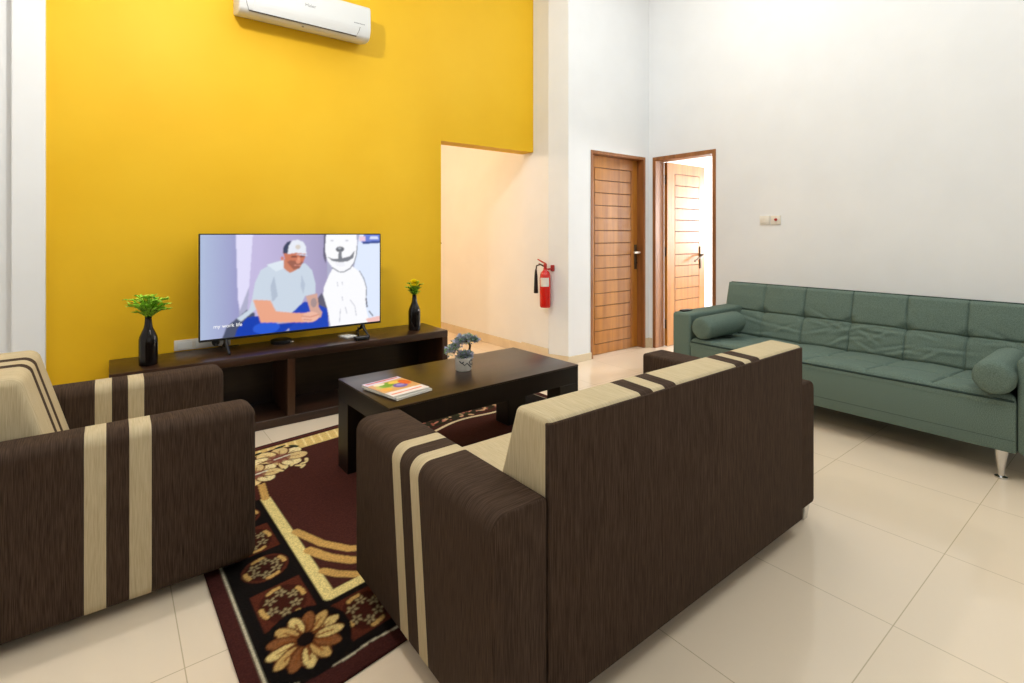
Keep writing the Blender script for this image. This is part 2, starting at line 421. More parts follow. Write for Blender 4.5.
# door 1: closed, in the wall facing the camera
d = thing('door_1', 'closed slatted wooden door beside the white pier', 'door', (4.215, YD, 0)); d['kind'] = 'structure'
obj('door_frame', frame_bm_x(3.787, 4.648, YD-.006, 3.74, 2.088, .03), M['door_frame'], d, 30)
bm = leaf_bm(.795, 2.05, .042, .112, .692, .105, 1.93); bmesh.ops.translate(bm, verts=bm.verts, vec=(3.82, 3.662, .004))
obj('door_leaf', bm, [M['door'], M['groove']], d)
bm = B(); box(bm, 4.562, 4.602, 3.652, 3.662, .86, 1.13, .004, 2); h = obj('handle_plate', bm, M['steel'], d, 40)
bm = B(); tube(bm, [(4.582, 3.655, 1.045), (4.582, 3.615, 1.045)], .010); box(bm, 4.50, 4.60, 3.600, 3.620, 1.033, 1.057, .006, 2); obj('lever', bm, M['silver'], h, 40)
bm = B(); tube(bm, [(4.582, 3.656, .93), (4.582, 3.640, .93)], .012); obj('lock_cylinder', bm, M['steel'], h, 40)
# door 2: standing open into the bright bedroom
d = thing('door_2', 'open slatted wooden door leading into a bright room', 'door', (XR, 3.15, 0)); d['kind'] = 'structure'
bm = B()
for y0, y1 in ((2.776, 2.815), (3.487, 3.526)): box(bm, XR-.006, XR+.150, y0, y1, 0, 2.087, .003, 1)
box(bm, XR-.006, XR+.156, 2.815, 3.487, 2.045, 2.087, .003, 1)
obj('door_frame', bm, M['door_frame'], d, 30)
bm = leaf_bm(.735, 2.035, .04, .14, .62, .105, 1.915); bmesh.ops.translate(bm, verts=bm.verts, vec=(4.876, 3.452, .006))
obj('door_leaf', bm, [M['door'], M['groove']], d)
for k, z in enumerate((.25, 1.05, 1.85)):
    bm = B(); tube(bm, [(4.870, 3.472, z-.05), (4.870, 3.472, z+.05)], .007); box(bm, 4.862, 4.876, 3.466, 3.474, z-.045, z+.045); obj('hinge', bm, M['steel'], d, 40)
bm = B(); box(bm, 5.50, 5.535, 3.440, 3.452, .84, 1.10, .004, 2); h = obj('handle_plate', bm, M['steel'], d, 40)
bm = B(); tube(bm, [(5.518, 3.445, 1.0), (5.518, 3.40, 1.0), (5.49, 3.395, .995), (5.40, 3.395, .965), (5.32, 3.395, .935)], .010); obj('lever', bm, M['steel'], h, 50)

# ---------------------------------------------------------------- air conditioner
X0, X1 = 0.678, 1.585
ac = thing('air_conditioner', 'white split air conditioner unit high on the yellow wall', 'air conditioner', (1.13, YW, 2.71))
prof = [(YW-.002, 2.99), (3.80, 2.985), (3.787, 2.96), (3.785, 2.83), (3.790, 2.79), (3.805, 2.748), (3.83, 2.734), (3.86, 2.729), (3.90, 2.733), (YW-.002, 2.762)]
M['ac'] = mat('off_white_plastic', S(214, 215, 214), 0.4)
obj('housing', prism(B(), prof, 'x', X0, X1, .012, 3), M['ac'], ac, 40)
bm = B()                                  # outlet flap, slightly proud of the curved underside
fl_prof = [(3.7885, 2.815), (3.7830, 2.815), (3.7875, 2.789), (3.8025, 2.7475), (3.807, 2.750), (3.7925, 2.791)]
prism(bm, fl_prof, 'x', X0+.085, X1-.095, 0.001, 1); fp = obj('outlet_flap', bm, M['ac'], ac, 30)
bm = B(); tube(bm, [(X0+.06, 3.8045, 2.7445), (X1-.11, 3.8045, 2.7445)], .0042, 6)
for xe, s_ in ((X0+.06, -1), (X1-.11, 1)): tube(bm, [(xe, 3.8045, 2.7445), (xe+.016*s_, 3.7890, 2.786), (xe+.022*s_, 3.7835, 2.812)], .0014, 5)
obj('outlet_slot', bm, M['dark_line'], ac)
bm = B(); lathe(bm, [(.0, -.002), (.009, -.002), (.009, .004), (0, .004)], (1.095, 3.838, 2.7330), 12, 'z'); obj('indicator', bm, M['grey'], ac)
text_obj('maker_mark', 'Haier', .034, M['grey'], ac, (1.134, 3.7850, 2.874), (PI/2, 0, 0))
bm = B()
for k in range(8): box(bm, 1.452+k*.0105, 1.459+k*.0105, 3.7838, 3.786, 2.834, 2.840)
obj('model_print', bm, M['grey'], ac)

# ---------------------------------------------------------------- media console
ZC = .482
co = thing('media_console', 'long dark walnut low console with open bays under the television', 'tv console', (1.065, 3.77, 0))
bm = B(); box(bm, 0, 2.13, 3.562, 3.985, .43, ZC, .003, 2); obj('top_panel', bm, M['walnut'], co, 30)
for x in (0.0, 2.083): bm = B(); box(bm, x, x+.047, 3.564, 3.983, 0, .43, .002, 1); obj('side_panel', bm, M['walnut_z'], co, 30)
bm = B(); box(bm, .047, 2.083, 3.566, 3.983, 0, .056, .002, 1); obj('bottom_panel', bm, M['walnut'], co, 30)
bm = B(); box(bm, .922, .969, 3.566, 3.968, .056, .43, .002, 1); obj('divider', bm, M['walnut_z'], co, 30)
bm = B(); box(bm, .047, 2.083, 3.968, 3.983, .056, .43); obj('back_panel', bm, M['wenge'], co, 30)

# ---------------------------------------------------------------- television
TX0, TX1, TZ0, TZ1, TY = .447, 1.658, .562, 1.250, 3.78
tv = thing('television', 'large television on the dark console showing a seated man beside a dog drawing', 'television', (1.05, 3.80, ZC))
bm = B(); box(bm, TX0, TX1, TY+.002, TY+.032, TZ0, TZ1, .004, 2); box(bm, TX0+.2, TX1-.2, TY+.03, TY+.062, TZ0+.03, TZ0+.4, .012, 2); obj('housing', bm, M['black'], tv, 40)
bm = B(); t_ = .007
for a in ((TX0, TX0+t_, TZ0, TZ1), (TX1-t_, TX1, TZ0, TZ1), (TX0+t_, TX1-t_, TZ1-t_, TZ1), (TX0+t_, TX1-t_, TZ0, TZ0+.014)): box(bm, a[0], a[1], TY-.004, TY+.003, a[2], a[3], .001, 1)
obj('bezel', bm, M['black'], tv, 30)
for x in (.60, 1.52):
    bm = B()
    for s in (-1, 1):
        tube(bm, [(x, TY+.015, TZ0+.01), (x, TY+.015+s*.03, TZ0-.03), (x, TY+.015+s*.13, ZC+.008)], [.012, .011, .007], 8)
    obj('foot', bm, M['black'], tv, 50)
# picture
W_, H_ = TX1-TX0-.014, TZ1-TZ0-.021
p = Paint(W_, H_, 330, 184, (176, 176, 204))
sx = lambda x: x - 3.6*min(1, x/8, max(0, 100-x)/6)
q = lambda pts: [(sx(x)/100*W_, (1-y*(1.05 if y < 60 else 1.05-.05*(y-60)/40)/100)*H_) for x, y in pts]
pe = lambda x, y, *a, **k: p.ell(sx(x*100)/100*W_, (1-y*(1.05 if y < .6 else 1.05-.05*(y-.6)/.4))*H_, *a, **k)          # percent coordinates, y from the top
p.grad(q([(0, 0), (22, 0), (22, 100), (0, 100)]), (176, 190, 220), (150, 146, 196), 0, 0, .22*W_)
p.poly(q([(20.5, 0), (30, 0), (29, 40), (22.5, 72), (21.5, 60)]), (226, 222, 250))
p.grad(q([(29, 0), (70, 0), (70, 80), (26, 80)]), (196, 186, 224), (164, 156, 192), 0, .29*W_, .68*W_)
p.poly(q([(90, 0), (100, 0), (100, 100), (88, 100), (86, 40)]), (226, 236, 255))
p.poly(q([(93, 0), (100, 0), (100, 9), (91, 9)]), (110, 130, 214))
p.poly(q([(96, 2), (99, 2), (99.4, 5), (95.6, 5)]), (220, 228, 255))
p.poly(q([(92, 8), (100, 7), (100, 9.5), (92, 10.5)]), (60, 80, 150))
p.poly(q([(90, 2), (94, 2), (94, 7), (90, 7)]), (240, 205, 225))
p.poly(q([(16, 88), (26, 72), (30, 76), (30, 100), (14, 100)]), (78, 84, 108))
p.poly(q([(66.5, 60), (70, 70), (72, 88), (64, 88), (64, 66)]), (98, 96, 116))
p.poly(q([(68, 0), (71, 0), (70, 20), (69, 30), (67.5, 22)]), (104, 100, 124))
# dog drawing: white body, head, grey nose and smile, thin outlines
dog = (252, 252, 255)
p.poly(q([(72, 100), (70, 78), (67.5, 62), (68, 54), (71, 42), (74, 33), (85, 33), (90, 40), (93, 50), (94.5, 60), (94, 78), (95, 92), (96, 100)]), dog)
p.poly(q([(69.3, 0), (68.6, 16), (70, 27), (73, 34), (77.5, 38), (82, 37), (86, 31), (88, 22), (88.5, 10), (88, 0)]), dog)
dk = (116, 120, 134)
pe(.777, .155, .027*W_, .03*H_, (108, 110, 118)); pe(.775, .145, .011*W_, .01*H_, (176, 178, 186))
p.poly(q([(76.9, 17), (78.6, 17), (79, 25), (84, 23), (87, 17), (86, 25), (82.5, 28.5), (77.5, 29), (73, 27.5), (70, 23), (73.5, 25.5), (76.6, 25.5)]), (126, 128, 136))
p.poly(q([(74, 27.8), (77, 29), (80, 28.8), (81, 33), (78, 34), (75.5, 32.5)]), (244, 244, 250))
for xx in (72.8, 82): pe(xx/100, .065, .010*W_, .010*H_, (206, 206, 214))
p.line(q([(73, 34.5), (77, 39), (80, 39.5), (84, 36), (86.6, 30), (88, 22), (88.6, 12)]), .007, dk)
p.line(q([(90, 39), (93, 48), (94.4, 58), (94.2, 70)]), .006, dk); p.line(q([(94.2, 70), (94.6, 80)]), .010, (70, 70, 90)); p.line(q([(95.5, 86), (97, 92)]), .008, (80, 80, 96))
for l in ([(84, 70), (87, 78), (88, 90)], [(78, 80), (77.4, 96)], [(81, 78), (82, 86)], [(79, 66), (79.4, 70)], [(76, 50), (76.4, 54)], [(79, 50), (79.3, 53)]): p.line(q(l), .005, (190, 192, 204))
p.poly(q([(94, 95), (100, 93), (100, 100), (95, 100)]), (244, 196, 190))
# seated man: jeans, shirt, arms, head, cap
p.poly(q([(50, 74), (57, 68), (64, 72), (70, 78), (71, 100), (48, 100)]), (34, 72, 186))
p.poly(q([(21, 92), (26, 80), (34, 79), (40, 90), (52, 90), (46, 100), (20, 100)]), (24, 64, 176))
pe(.36, .935, .07*W_, .06*H_, (44, 92, 214))
p.poly(q([(28.5, 62), (30, 46), (33, 34), (39, 28), (45, 25), (52, 30), (57, 29), (61, 36), (63, 50), (63, 60), (57, 62), (55, 70), (47, 84), (36, 80), (32, 70), (23, 84), (21, 80), (27, 72)]), (204, 216, 230))
p.poly(q([(40, 40), (42, 60), (39, 66), (38, 50)]), (180, 192, 210)); p.poly(q([(55, 40), (57, 50), (56, 60), (54.5, 52)]), (184, 196, 214))
p.poly(q([(36, 29), (45, 25), (46, 33), (41, 36)]), (222, 232, 242))
sk = (236, 168, 138); sk2 = (206, 122, 94)
p.poly(q([(29, 62), (38, 64), (41, 76), (52, 80), (58, 81), (62, 84), (60, 92), (54, 91), (44, 89), (33, 87)]), sk)
p.poly(q([(57.5, 62), (64, 60), (65, 76), (67, 82), (66, 88), (61, 86), (59.5, 76)]), (214, 168, 152)); pe(.62, .70, .018*W_, .05*H_, (170, 146, 146))
pe(.60, .86, .05*W_, .055*H_, (240, 186, 164)); p.line(q([(55, 84), (60, 86), (65, 84)]), .008, (214, 144, 122)); p.line(q([(56, 88), (61, 90)]), .006, (208, 138, 118))
p.poly(q([(45, 24), (45, 33), (48.5, 38), (52.5, 35), (53.5, 28)]), (206, 132, 104))
p.poly(q([(44.6, 17), (46, 25), (47.5, 30), (50, 34.5), (53.4, 34), (56, 28), (57.4, 21), (57, 17)]), sk2)
p.poly(q([(47, 27), (49, 25.5), (54.5, 27), (56, 27.5), (53.8, 34), (50.5, 34.6)]), (158, 98, 82)); pe(.532, .27, .013*W_, .022*H_, (222, 144, 118)); p.line(q([(51, 30.6), (54.5, 31)]), .006, (224, 150, 136))
p.line(q([(49.5, 22), (52, 22)]), .010, (120, 70, 62)); p.line(q([(54.4, 22), (56.4, 22)]), .010, (120, 70, 62)); pe(.535, .245, .008*W_, .018*H_, (232, 158, 128))
pe(.443, .235, .008*W_, .022*H_, (214, 130, 108))
p.poly(q([(44.8, 18.5), (45, 12), (47, 7.5), (49, 6.2), (48.6, 12), (47.5, 19)]), (58, 66, 94))
p.poly(q([(47.2, 19.3), (48, 11), (50, 6), (53, 5.2), (56, 7.5), (57.4, 12), (57.8, 19.5), (52, 18.2)]), (232, 236, 246))
pe(.53, .125, .014*W_, .024*H_, (216, 206, 196)); p.poly(q([(47, 19.6), (57.9, 20), (58.6, 22), (52, 19.9)]), (206, 212, 232))
p.blur(3)
gx = np.linspace(0, W_, 330); gz = np.linspace(0, H_, 184)
P = np.zeros((184, 330, 3)); P[..., 0] = gx[None, :]; P[..., 2] = gz[:, None]
sc = link('screen', grid_mesh('screen', P, p.c), tv, [vcol_mat('tv_picture', .25, emit=1.0)], Vector((TX0+.007, TY-.0005, TZ0+.014)) - gloc(tv))
sub = mat('caption_light', (0, 0, 0, 1), .5, emit=(1, 1, 1, 1), estr=1.0)
text_obj('caption', 'my work life', .033, sub, sc, (TX0+.007+.130*W_, TY-.0015, TZ0+.014+.115*H_), (PI/2, 0, 0))

# ---------------------------------------------------------------- things on / behind the console
def socket(x0, x1, z0, z1):
    t = thing('wall_socket', 'long white multi-gang socket plate on the yellow wall behind the television', 'wall socket', ((x0+x1)/2, YW, z0))
    bm = B(); box(bm, x0, x1, YW-.012, YW-.0005, z0, z1, .003, 2); obj('plate', bm, M['plate'], t, 40)
    for k in range(3):
        x = x0+.06+k*.10
        bm = B(); box(bm, x-.04, x+.04, YW-.014, YW-.010, z0+.012, z1-.012, .001, 1); obj('socket_face', bm, M['plastic'], t, 40)
socket(.334, .66, ZC+.003, .553)
t = thing('plug', 'black power plug in the socket plate beside the television foot', 'plug', (.565, 3.98, .485))
bm = B(); lathe(bm, [(0, 0), (.022, 0), (.024, -.02), (.016, -.034), (0, -.034)], (.568, YW-.0145, .517), 14, 'y'); obj('plug_body', bm, M['black'], t, 40)
bm = B(); tube(bm, [(.568, 3.962, .517), (.57, 3.945, .50), (.60, 3.93, .489), (.70, 3.94, .488)], .004, 6); obj('cable', bm, M['black'], t, 40)
bx = thing('streaming_box', 'small round black streaming box under the middle of the television', 'media box', (.955, 3.865, ZC))
bm = B(); lathe(bm, [(0, 0), (.066, 0), (.070, .006), (.069, .022), (.062, .027), (0, .027)], (.955, 3.865, ZC), 28); obj('case', bm, M['black'], bx, 40)
bm = B(); box(bm, 1.0, 1.022, 3.797, 3.806, ZC+.010, ZC+.016, .001, 1); obj('status_light', bm, M['silver'], bx)
pw = thing('power_adapter', 'flat white adapter lying on the console beside the black router', 'adapter', (1.40, 3.81, ZC))
bm = B(); prism(bm, [(1.345, 3.84), (1.372, 3.72), (1.452, 3.735), (1.425, 3.855)], 'z', ZC, ZC+.013, .003, 2); obj('case', bm, M['plastic'], pw, 40)
bm = B(); lathe(bm, [(0, 0), (.006, 0), (.005, .001), (0, .001)], (1.40, 3.79, ZC+.013), 10); obj('button', bm, M['grey'], pw)
rt = thing('wifi_router', 'small black router with one short aerial at the right television foot', 'router', (1.44, 3.615, ZC))
bm = B(); prism(bm, [(1.395, 3.585), (1.490, 3.585), (1.495, 3.645), (1.39, 3.645)], 'z', ZC, ZC+.026, .006, 2); obj('case', bm, M['black'], rt, 40)
bm = B(); tube(bm, [(1.425, 3.635, ZC+.02), (1.422, 3.637, ZC+.095)], [.006, .004], 8); obj('aerial', bm, M['black'], rt, 40)

def vase(x, y, label, flower):
    t = thing('bottle_vase', label, 'vase', (x, y, ZC), 'bottle vases on the console')
    k = 1.0
    prof = [(0, 0), (.042, 0), (.0465, .004), (.047, .02), (.0475, .12), (.047, .150), (.0435, .168), (.034, .192), (.024, .215), (.0195, .236), (.0175, .262), (.0165, .276), (.0185, .281), (.015, .281), (.013, .262), (0, .255)]
    obj('bottle', lathe(B(), prof, (x, y, ZC), 32), M['gloss_black'], t, 50)
    rnd = random.Random(3 if flower else 5)
    bm = B(); z0 = ZC+.262
    n = 18 if flower else 40
    fm = B(); st = B()
    for i in range(n):
        a = 2*PI*i/n + rnd.uniform(-.2, .2); R = rnd.uniform(.04, .115)*(0.60 if flower else 1.0); Hh = rnd.uniform(.05, .15)*(.8 if flower else 1)
        if not flower and R > .08: Hh = rnd.uniform(.06, .125)
        pts = [Vector((x, y, z0)), Vector((x+R*.25*math.cos(a), y+R*.25*math.sin(a), z0+Hh*.55)), Vector((x+R*.65*math.cos(a), y+R*.65*math.sin(a), z0+Hh*.95)), Vector((x+R*math.cos(a), y+R*math.sin(a), z0+Hh))]
        tube(st, pts, [.0022, .0018, .0014, .001], 5)
        for j in range(4, 22):
            f = j/21*2.999; s = int(f); fr = f-s; pt = pts[s].lerp(pts[s+1], fr); d = (pts[s+1]-pts[s]).normalized()
            side = d.cross(Vector((0, 0, 1))).normalized()
            for sg in (-1, 1):
                leafquad(bm, pt, d*.5+side*sg + Vector((0, 0, rnd.uniform(-.1, .35))), Vector((0, 0, 1)), rnd.uniform(.022, .038)*(1.2-.5*j/21), .013, 0 if rnd.random() < (.55 if flower else .92) else 1)
    obj('stems', st, M['leafdk'], t)
    obj('foliage', bm, [M['fern'], M['leafdk']], t)
    if flower:
        c = Vector((x-.020, y-.030, ZC+.378))
        for ring, (rr, tilt) in enumerate(((.036, -.75), (.042, -.3), (.044, .15), (.042, .55), (.038, .95), (.034, 1.3))):
            for i in range(14):
                a = 2*PI*i/14 + ring*.22
                leafquad(fm, c, (math.cos(a)*math.cos(tilt), math.sin(a)*math.cos(tilt), math.sin(tilt)), (0, 0, 1), rr, .020)
        obj('blossom', fm, M['petal'], t)
        sm = B(); tube(sm, [(x, y, z0), c], .002, 5); obj('blossom_stem', sm, M['leafdk'], t)
    return t
vase(.182, 3.70, 'dark glossy bottle vase with light green fern sprigs at the left end of the console', False)
vase(1.925, 3.735, 'dark glossy bottle vase with a yellow flower at the right end of the console', True)

# ---------------------------------------------------------------- coffee table
CX0, CX1, CY0, CY1, CZ = .9725, 2.1875, 2.157, 2.763, .475
ct = thing('coffee_table', 'dark wenge rectangular coffee table on the patterned rug', 'coffee table', (1.58, 2.46, .0085))
bm = B(); box(bm, CX0, CX1, CY0, CY1, CZ-.010, CZ, .003, 2); obj('table_top', bm, M['wenge'], ct, 30)
bm = B()
for a in ((CX0+.002, CX1-.002, CY0+.002, CY0+.03), (CX0+.002, CX1-.002, CY1-.03, CY1-.002), (CX0+.002, CX0+.03, CY0+.03, CY1-.03), (CX1-.03, CX1-.002, CY0+.03, CY1-.03)):
    box(bm, a[0], a[1], a[2], a[3], CZ-.105, CZ-.010)
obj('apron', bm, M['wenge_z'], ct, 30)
for x in (CX0+.001, CX1-.151):
    for y0, y1 in ((CY0+.001, CY0+.112), (CY1-.130, CY1-.001)):
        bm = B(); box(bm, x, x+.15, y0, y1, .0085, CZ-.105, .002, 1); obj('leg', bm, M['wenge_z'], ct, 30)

ct.rotation_euler.z = math.radians(1.4)          # it stands very slightly askew on the rug
# magazines
def mag(label, z, th, rot, cover, c=(1.125, 2.378)):
    t = thing('magazine', label, 'magazine', (c[0], c[1], z), 'magazines on the coffee table')
    w, h = .212, .275
    R = Matrix.Rotation(rot, 4, 'Z')
    def place(bm):
        bm.transform(Matrix.Translation((c[0], c[1], 0)) @ R); return bm
    bm = B(); box(bm, -w/2+.002, w/2-.001, -h/2+.002, h/2-.002, z+.0006, z+th-.0006); obj('pages', place(bm), M['paper'], t)
    nx, ny = 64, 84
    P = np.zeros((ny, nx, 3)); gx, gy = np.meshgrid(np.linspace(-w/2, w/2, nx), np.linspace(-h/2, h/2, ny))
    P[..., 0] = gx*math.cos(rot)-gy*math.sin(rot); P[..., 1] = gx*math.sin(rot)+gy*math.cos(rot); P[..., 2] = th
    pt = Paint(w, h, nx, ny, (236, 226, 216)); cover(pt, w, h)
    link('cover', grid_mesh('cover', P, pt.c, 0.0005 + th - .0008), t, [vcol_mat('printed_cover', .35)], (0, 0, 0))
    bm = B(); box(bm, -w/2, w/2, -h/2, h/2, z, z+.0006); obj('back_cover', place(bm), M['paper'], t)
    return t
def cov1(p, w, h):
    p.poly([(0, 0), (w, 0), (w, h), (0, h)], (214, 160, 104))
    p.poly([(0, 0), (w, 0), (w, .24*h), (0, .26*h)], (236, 226, 222)); p.line([(.02, .12*h), (w-.03, .13*h)], .012, (228, 120, 80))
    p.poly([(0, .80*h), (w, .86*h), (w, h), (0, h)], (214, 200, 222)); p.line([(0.02, .93*h), (w-.02, .94*h)], .014, (200, 70, 60))
    p.ell(.45*w, .62*h, .38*w, .17*h, (196, 186, 96), .2); p.ell(.40*w, .66*h, .22*w, .12*h, (110, 160, 40), .5); p.ell(.62*w, .48*h, .18*w, .13*h, (104, 84, 170), .3)
    p.ell(.68*w, .70*h, .20*w, .08*h, (234, 196, 84)); p.ell(.84*w, .6*h, .13*w, .16*h, (226, 96, 40)); p.ell(.2*w, .42*h, .13*w, .09*h, (232, 170, 70)); p.ell(.28*w, .76*h, .14*w, .07*h, (238, 226, 190))
    p.ell(.63*w, .5*h, .10*w, .06*h, (150, 140, 210)); p.blur(1)
def cov2(p, w, h):
    p.poly([(0, 0), (w, 0), (w, .3*h), (0, .3*h)], (214, 208, 200)); p.line([(0, .2*h), (w, .2*h)], .01, (150, 90, 70))
mrot = -math.atan2(.286, .233) + PI/2 + PI   # long side from the near to the right corner
mr = math.atan2(-.286, .046)
mag('lower white magazine, edges showing under the colourful one on the coffee table', CZ, .009, .20, cov2, (1.131, 2.372))
mag('colourful magazine with orange, green and purple cover, topmost on the coffee table', CZ+.0092, .010, .16, cov1, (1.122, 2.380))

# bonsai
bo = thing('bonsai_plant', 'small artificial bonsai with blue green leaves in a white pot on the coffee table', 'potted plant', (1.592, 2.49, CZ))
px_, py_ = 1.592, 2.49
bm = B(); lathe(bm, [(0, 0), (.042, 0), (.046, .006), (.049, .068), (.050, .074), (.046, .074), (.044, .064), (0, .062)], (px_, py_, CZ), 28); obj('pot', bm, M['pot'], bo, 45)
bm = B()
for pts in ([(-60, .02), (-78, .032), (-98, .048), (-115, .036), (-130, .05)], [(-20, .062), (-45, .055), (-66, .064), (-82, .052), (-70, .038), (-50, .034)], [(-150, .06), (-135, .048), (-120, .056)], [(0, .03), (-25, .024), (-40, .04)]):
    tube(bm, [(px_ + (.0466+.045*h_)*math.cos(math.radians(a)), py_ + (.0466+.045*h_)*math.sin(math.radians(a)), CZ+h_) for a, h_ in pts], .0035, 5)
obj('brush_pattern', bm, M['ink'], bo)
bm = B(); lathe(bm, [(0, 0), (.043, 0), (.03, .006), (0, .008)], (px_, py_, CZ+.064), 16); obj('soil', bm, M['soil'], bo)
tr = [(px_+.02, py_, CZ+.064), (px_+.045, py_+.01, CZ+.095), (px_+.052, py_+.01, CZ+.127), (px_+.035, py_, CZ+.156), (px_-.005, py_-.005, CZ+.164), (px_-.05, py_-.008, CZ+.148), (px_-.095, py_-.01, CZ+.120)]
bm = B(); tube(bm, tr, [.008, .0075, .007, .006, .005, .004, .003], 8); obj('trunk', bm, M['trunk'], bo, 60)
rnd = random.Random(11); bm = B()
blobs = [(Vector(tr[6]), .026), (Vector(tr[5])+Vector((-.02, 0, -.008)), .026), (Vector(tr[5])+Vector((.005, 0, .012)), .028), (Vector(tr[4])+Vector((-.015, 0, .010)), .030), (Vector(tr[4])+Vector((.02, 0, .012)), .034), (Vector(tr[3])+Vector((.01, 0, .012)), .03), (Vector(tr[3])+Vector((.045, 0, .002)), .022),
         (Vector((px_-.022, py_-.01, CZ+.088)), .026), (Vector((px_+.012, py_-.015, CZ+.084)), .030), (Vector((px_+.03, py_-.01, CZ+.084)), .018)]
for c, R in blobs:
    for i in range(110):
        v = Vector((rnd.gauss(0, 1), rnd.gauss(0, 1), rnd.gauss(0, 1))).normalized()*R*rnd.uniform(.3, 1)
        v.z *= .75
        leafquad(bm, c+v, v+Vector((rnd.uniform(-.02, .02), rnd.uniform(-.02, .02), .01)), (rnd.uniform(-1, 1), rnd.uniform(-1, 1), 1), .019, .014, 0 if rnd.random() < .6 else 1)
obj('foliage', bm, [M['bonsai'], M['lilac']], bo)

# ---------------------------------------------------------------- fire extinguisher
ex_x, ex_y = 3.403-.062, 3.757
fe = thing('fire_extinguisher', 'red fire extinguisher with black horn hung on the white passage wall', 'fire extinguisher', (ex_x, ex_y, .53))
prof = [(0, .535), (.045, .535), (.052, .545), (.053, .56), (.053, .82), (.050, .85), (.040, .875), (.024, .892), (.018, .90), (.018, .915), (0, .915)]
obj('cylinder', lathe(B(), prof, (ex_x, ex_y, 0), 28), M['red'], fe, 50)
bm = B()
n = 12
for k in range(n):
    a0, a1 = math.radians(170+k*100/n), math.radians(170+(k+1)*100/n); r = .0538
    vs = [bm.verts.new((ex_x+r*math.cos(a), ex_y+r*math.sin(a), z)) for a, z in ((a0, .74), (a1, .74), (a1, .825), (a0, .825))]
    bm.faces.new(vs)
obj('label_sticker', bm, M['label'], fe, 60)
bm = B(); lathe(bm, [(0, .915), (.014, .915), (.016, .93), (.016, .955), (.010, .962), (0, .962)], (ex_x, ex_y, 0), 14); obj('valve', bm, M['redpl'], fe, 50)
bm = B(); tube(bm, [(ex_x, ex_y-.01, .958), (ex_x-.005, ex_y+.04, .975), (ex_x-.01, ex_y+.10, .998)], [.007, .008, .006], 8); tube(bm, [(ex_x, ex_y, .935), (ex_x-.004, ex_y+.05, .945), (ex_x-.008, ex_y+.085, .955)], .006, 8); obj('lever', bm, M['redpl'], fe, 50)
bm = B(); tube(bm, [(ex_x, ex_y+.01, .93), (ex_x-.01, ex_y+.06, .95), (ex_x-.02, ex_y+.105, .935), (ex_x-.02, ex_y+.115, .89)], .0075, 8); obj('hose', bm, M['black'], fe, 50)
bm = B(); lathe(bm, [(0, .665), (.022, .665), (.021, .70), (.016, .83), (.011, .885), (.008, .90), (0, .90)], (ex_x-.02, ex_y+.115, 0), 16); obj('horn', bm, M['black'], fe, 50)
bm = B(); box(bm, 3.385, 3.4235, ex_y-.045, ex_y-.025, .885, .945, .004, 2); tube(bm, [(3.37, ex_y-.045, .91), (ex_x+.01, ex_y-.02, .905)], .008, 8); obj('wall_bracket', bm, M['redpl'], fe, 40)

# ---------------------------------------------------------------- wall switches
for k, (y0, y1) in enumerate(((2.248, 2.338), (2.150, 2.240))):
    t = thing('wall_switch', ('plain white switch plate on the right wall, nearer the open door', 'white switch plate with a red dark knob on the right wall, farther from the door')[k], 'switch', (XR, (y0+y1)/2, 1.33), 'switch plates on the right wall')
    bm = B(); box(bm, XR-.010, XR-.0002, y0, y1, 1.332, 1.412, .003, 2); obj('plate', bm, M['plate'], t, 40)
    if k == 0:
        bm = B(); box(bm, XR-.014, XR-.009, y0+.028, y1-.028, 1.35, 1.394, .002, 1); obj('rocker', bm, M['plate'], t, 40)
    else:
        bm = B(); lathe(bm, [(0, -.002), (.013, -.002), (.011, -.014), (0, -.014)], (XR-.009, (y0+y1)/2-.004, 1.376), 16, 'x'); obj('knob', bm, M['redpl'], t, 40)
t = thing('switch_button', 'tiny dark fitting at the passage edge of the yellow wall', 'fitting', (2.335, 4.03, 1.17))
bm = B(); lathe(bm, [(0, 0), (.012, 0), (.010, .014), (0, .014)], (2.328, 4.035, 1.165), 14, 'x'); obj('button', bm, M['black'], t, 40)
bm = B(); lathe(bm, [(0, 0), (.017, 0), (.017, .004), (0, .004)], (2.328, 4.035, 1.165), 16, 'x'); obj('collar', bm, M['steel'], t, 40)

# ---------------------------------------------------------------- brown sofa (faces the television)
SX0, SX1, SY0, SY1, SB = .680, 2.462, .945, 1.765, .066
so = thing('brown_sofa', 'dark brown two-seat sofa with beige back and seat, striped arms, seen from behind', 'sofa', (1.56, 1.345, 0))
def arm_bm(axis, a0, a1, ro, ri, lo, hi, z0, z1, rear, front_r=.03):
    """upholstered arm running along axis from lo to hi; a0 = outer side (radius ro on top), a1 = inner side (radius ri)"""
    sg = 1 if a1 > a0 else -1
    pts = [(a0, z0+.012), (a0+sg*.012, z0), (a1-sg*.012, z0), (a1, z0+.012)]
    for k in range(6):
        t = PI/2*k/5; pts.append((a1-sg*ri*(1-math.cos(t)), z1-ri+ri*math.sin(t)))
    for k in range(9):
        t = PI/2*k/8; pts.append((a0+sg*ro*(1-math.sin(t)), z1-ro+ro*math.cos(t)))
    bm = B(); ends = (lo, hi)
    if axis == 'y': prism(bm, pts, 'y', lo, hi)
    else: prism(bm, pts, 'x', lo, hi)
    ai = 'xyz'.index(axis); fr = hi if rear == lo else lo
    es = [e for e in bm.edges if all(abs(v.co[ai]-fr) < 1e-6 for v in e.verts)]
    bmesh.ops.bevel(bm, geom=es, offset=front_r, offset_type='OFFSET', segments=5, profile=0.5, affect='EDGES', clamp_overlap=True)
    es = [e for e in bm.edges if all(abs(v.co[ai]-rear) < 1e-6 for v in e.verts)]
    bmesh.ops.bevel(bm, geom=es, offset=.008, offset_type='OFFSET', segments=2, profile=0.5, affect='EDGES', clamp_overlap=True)
    return bm
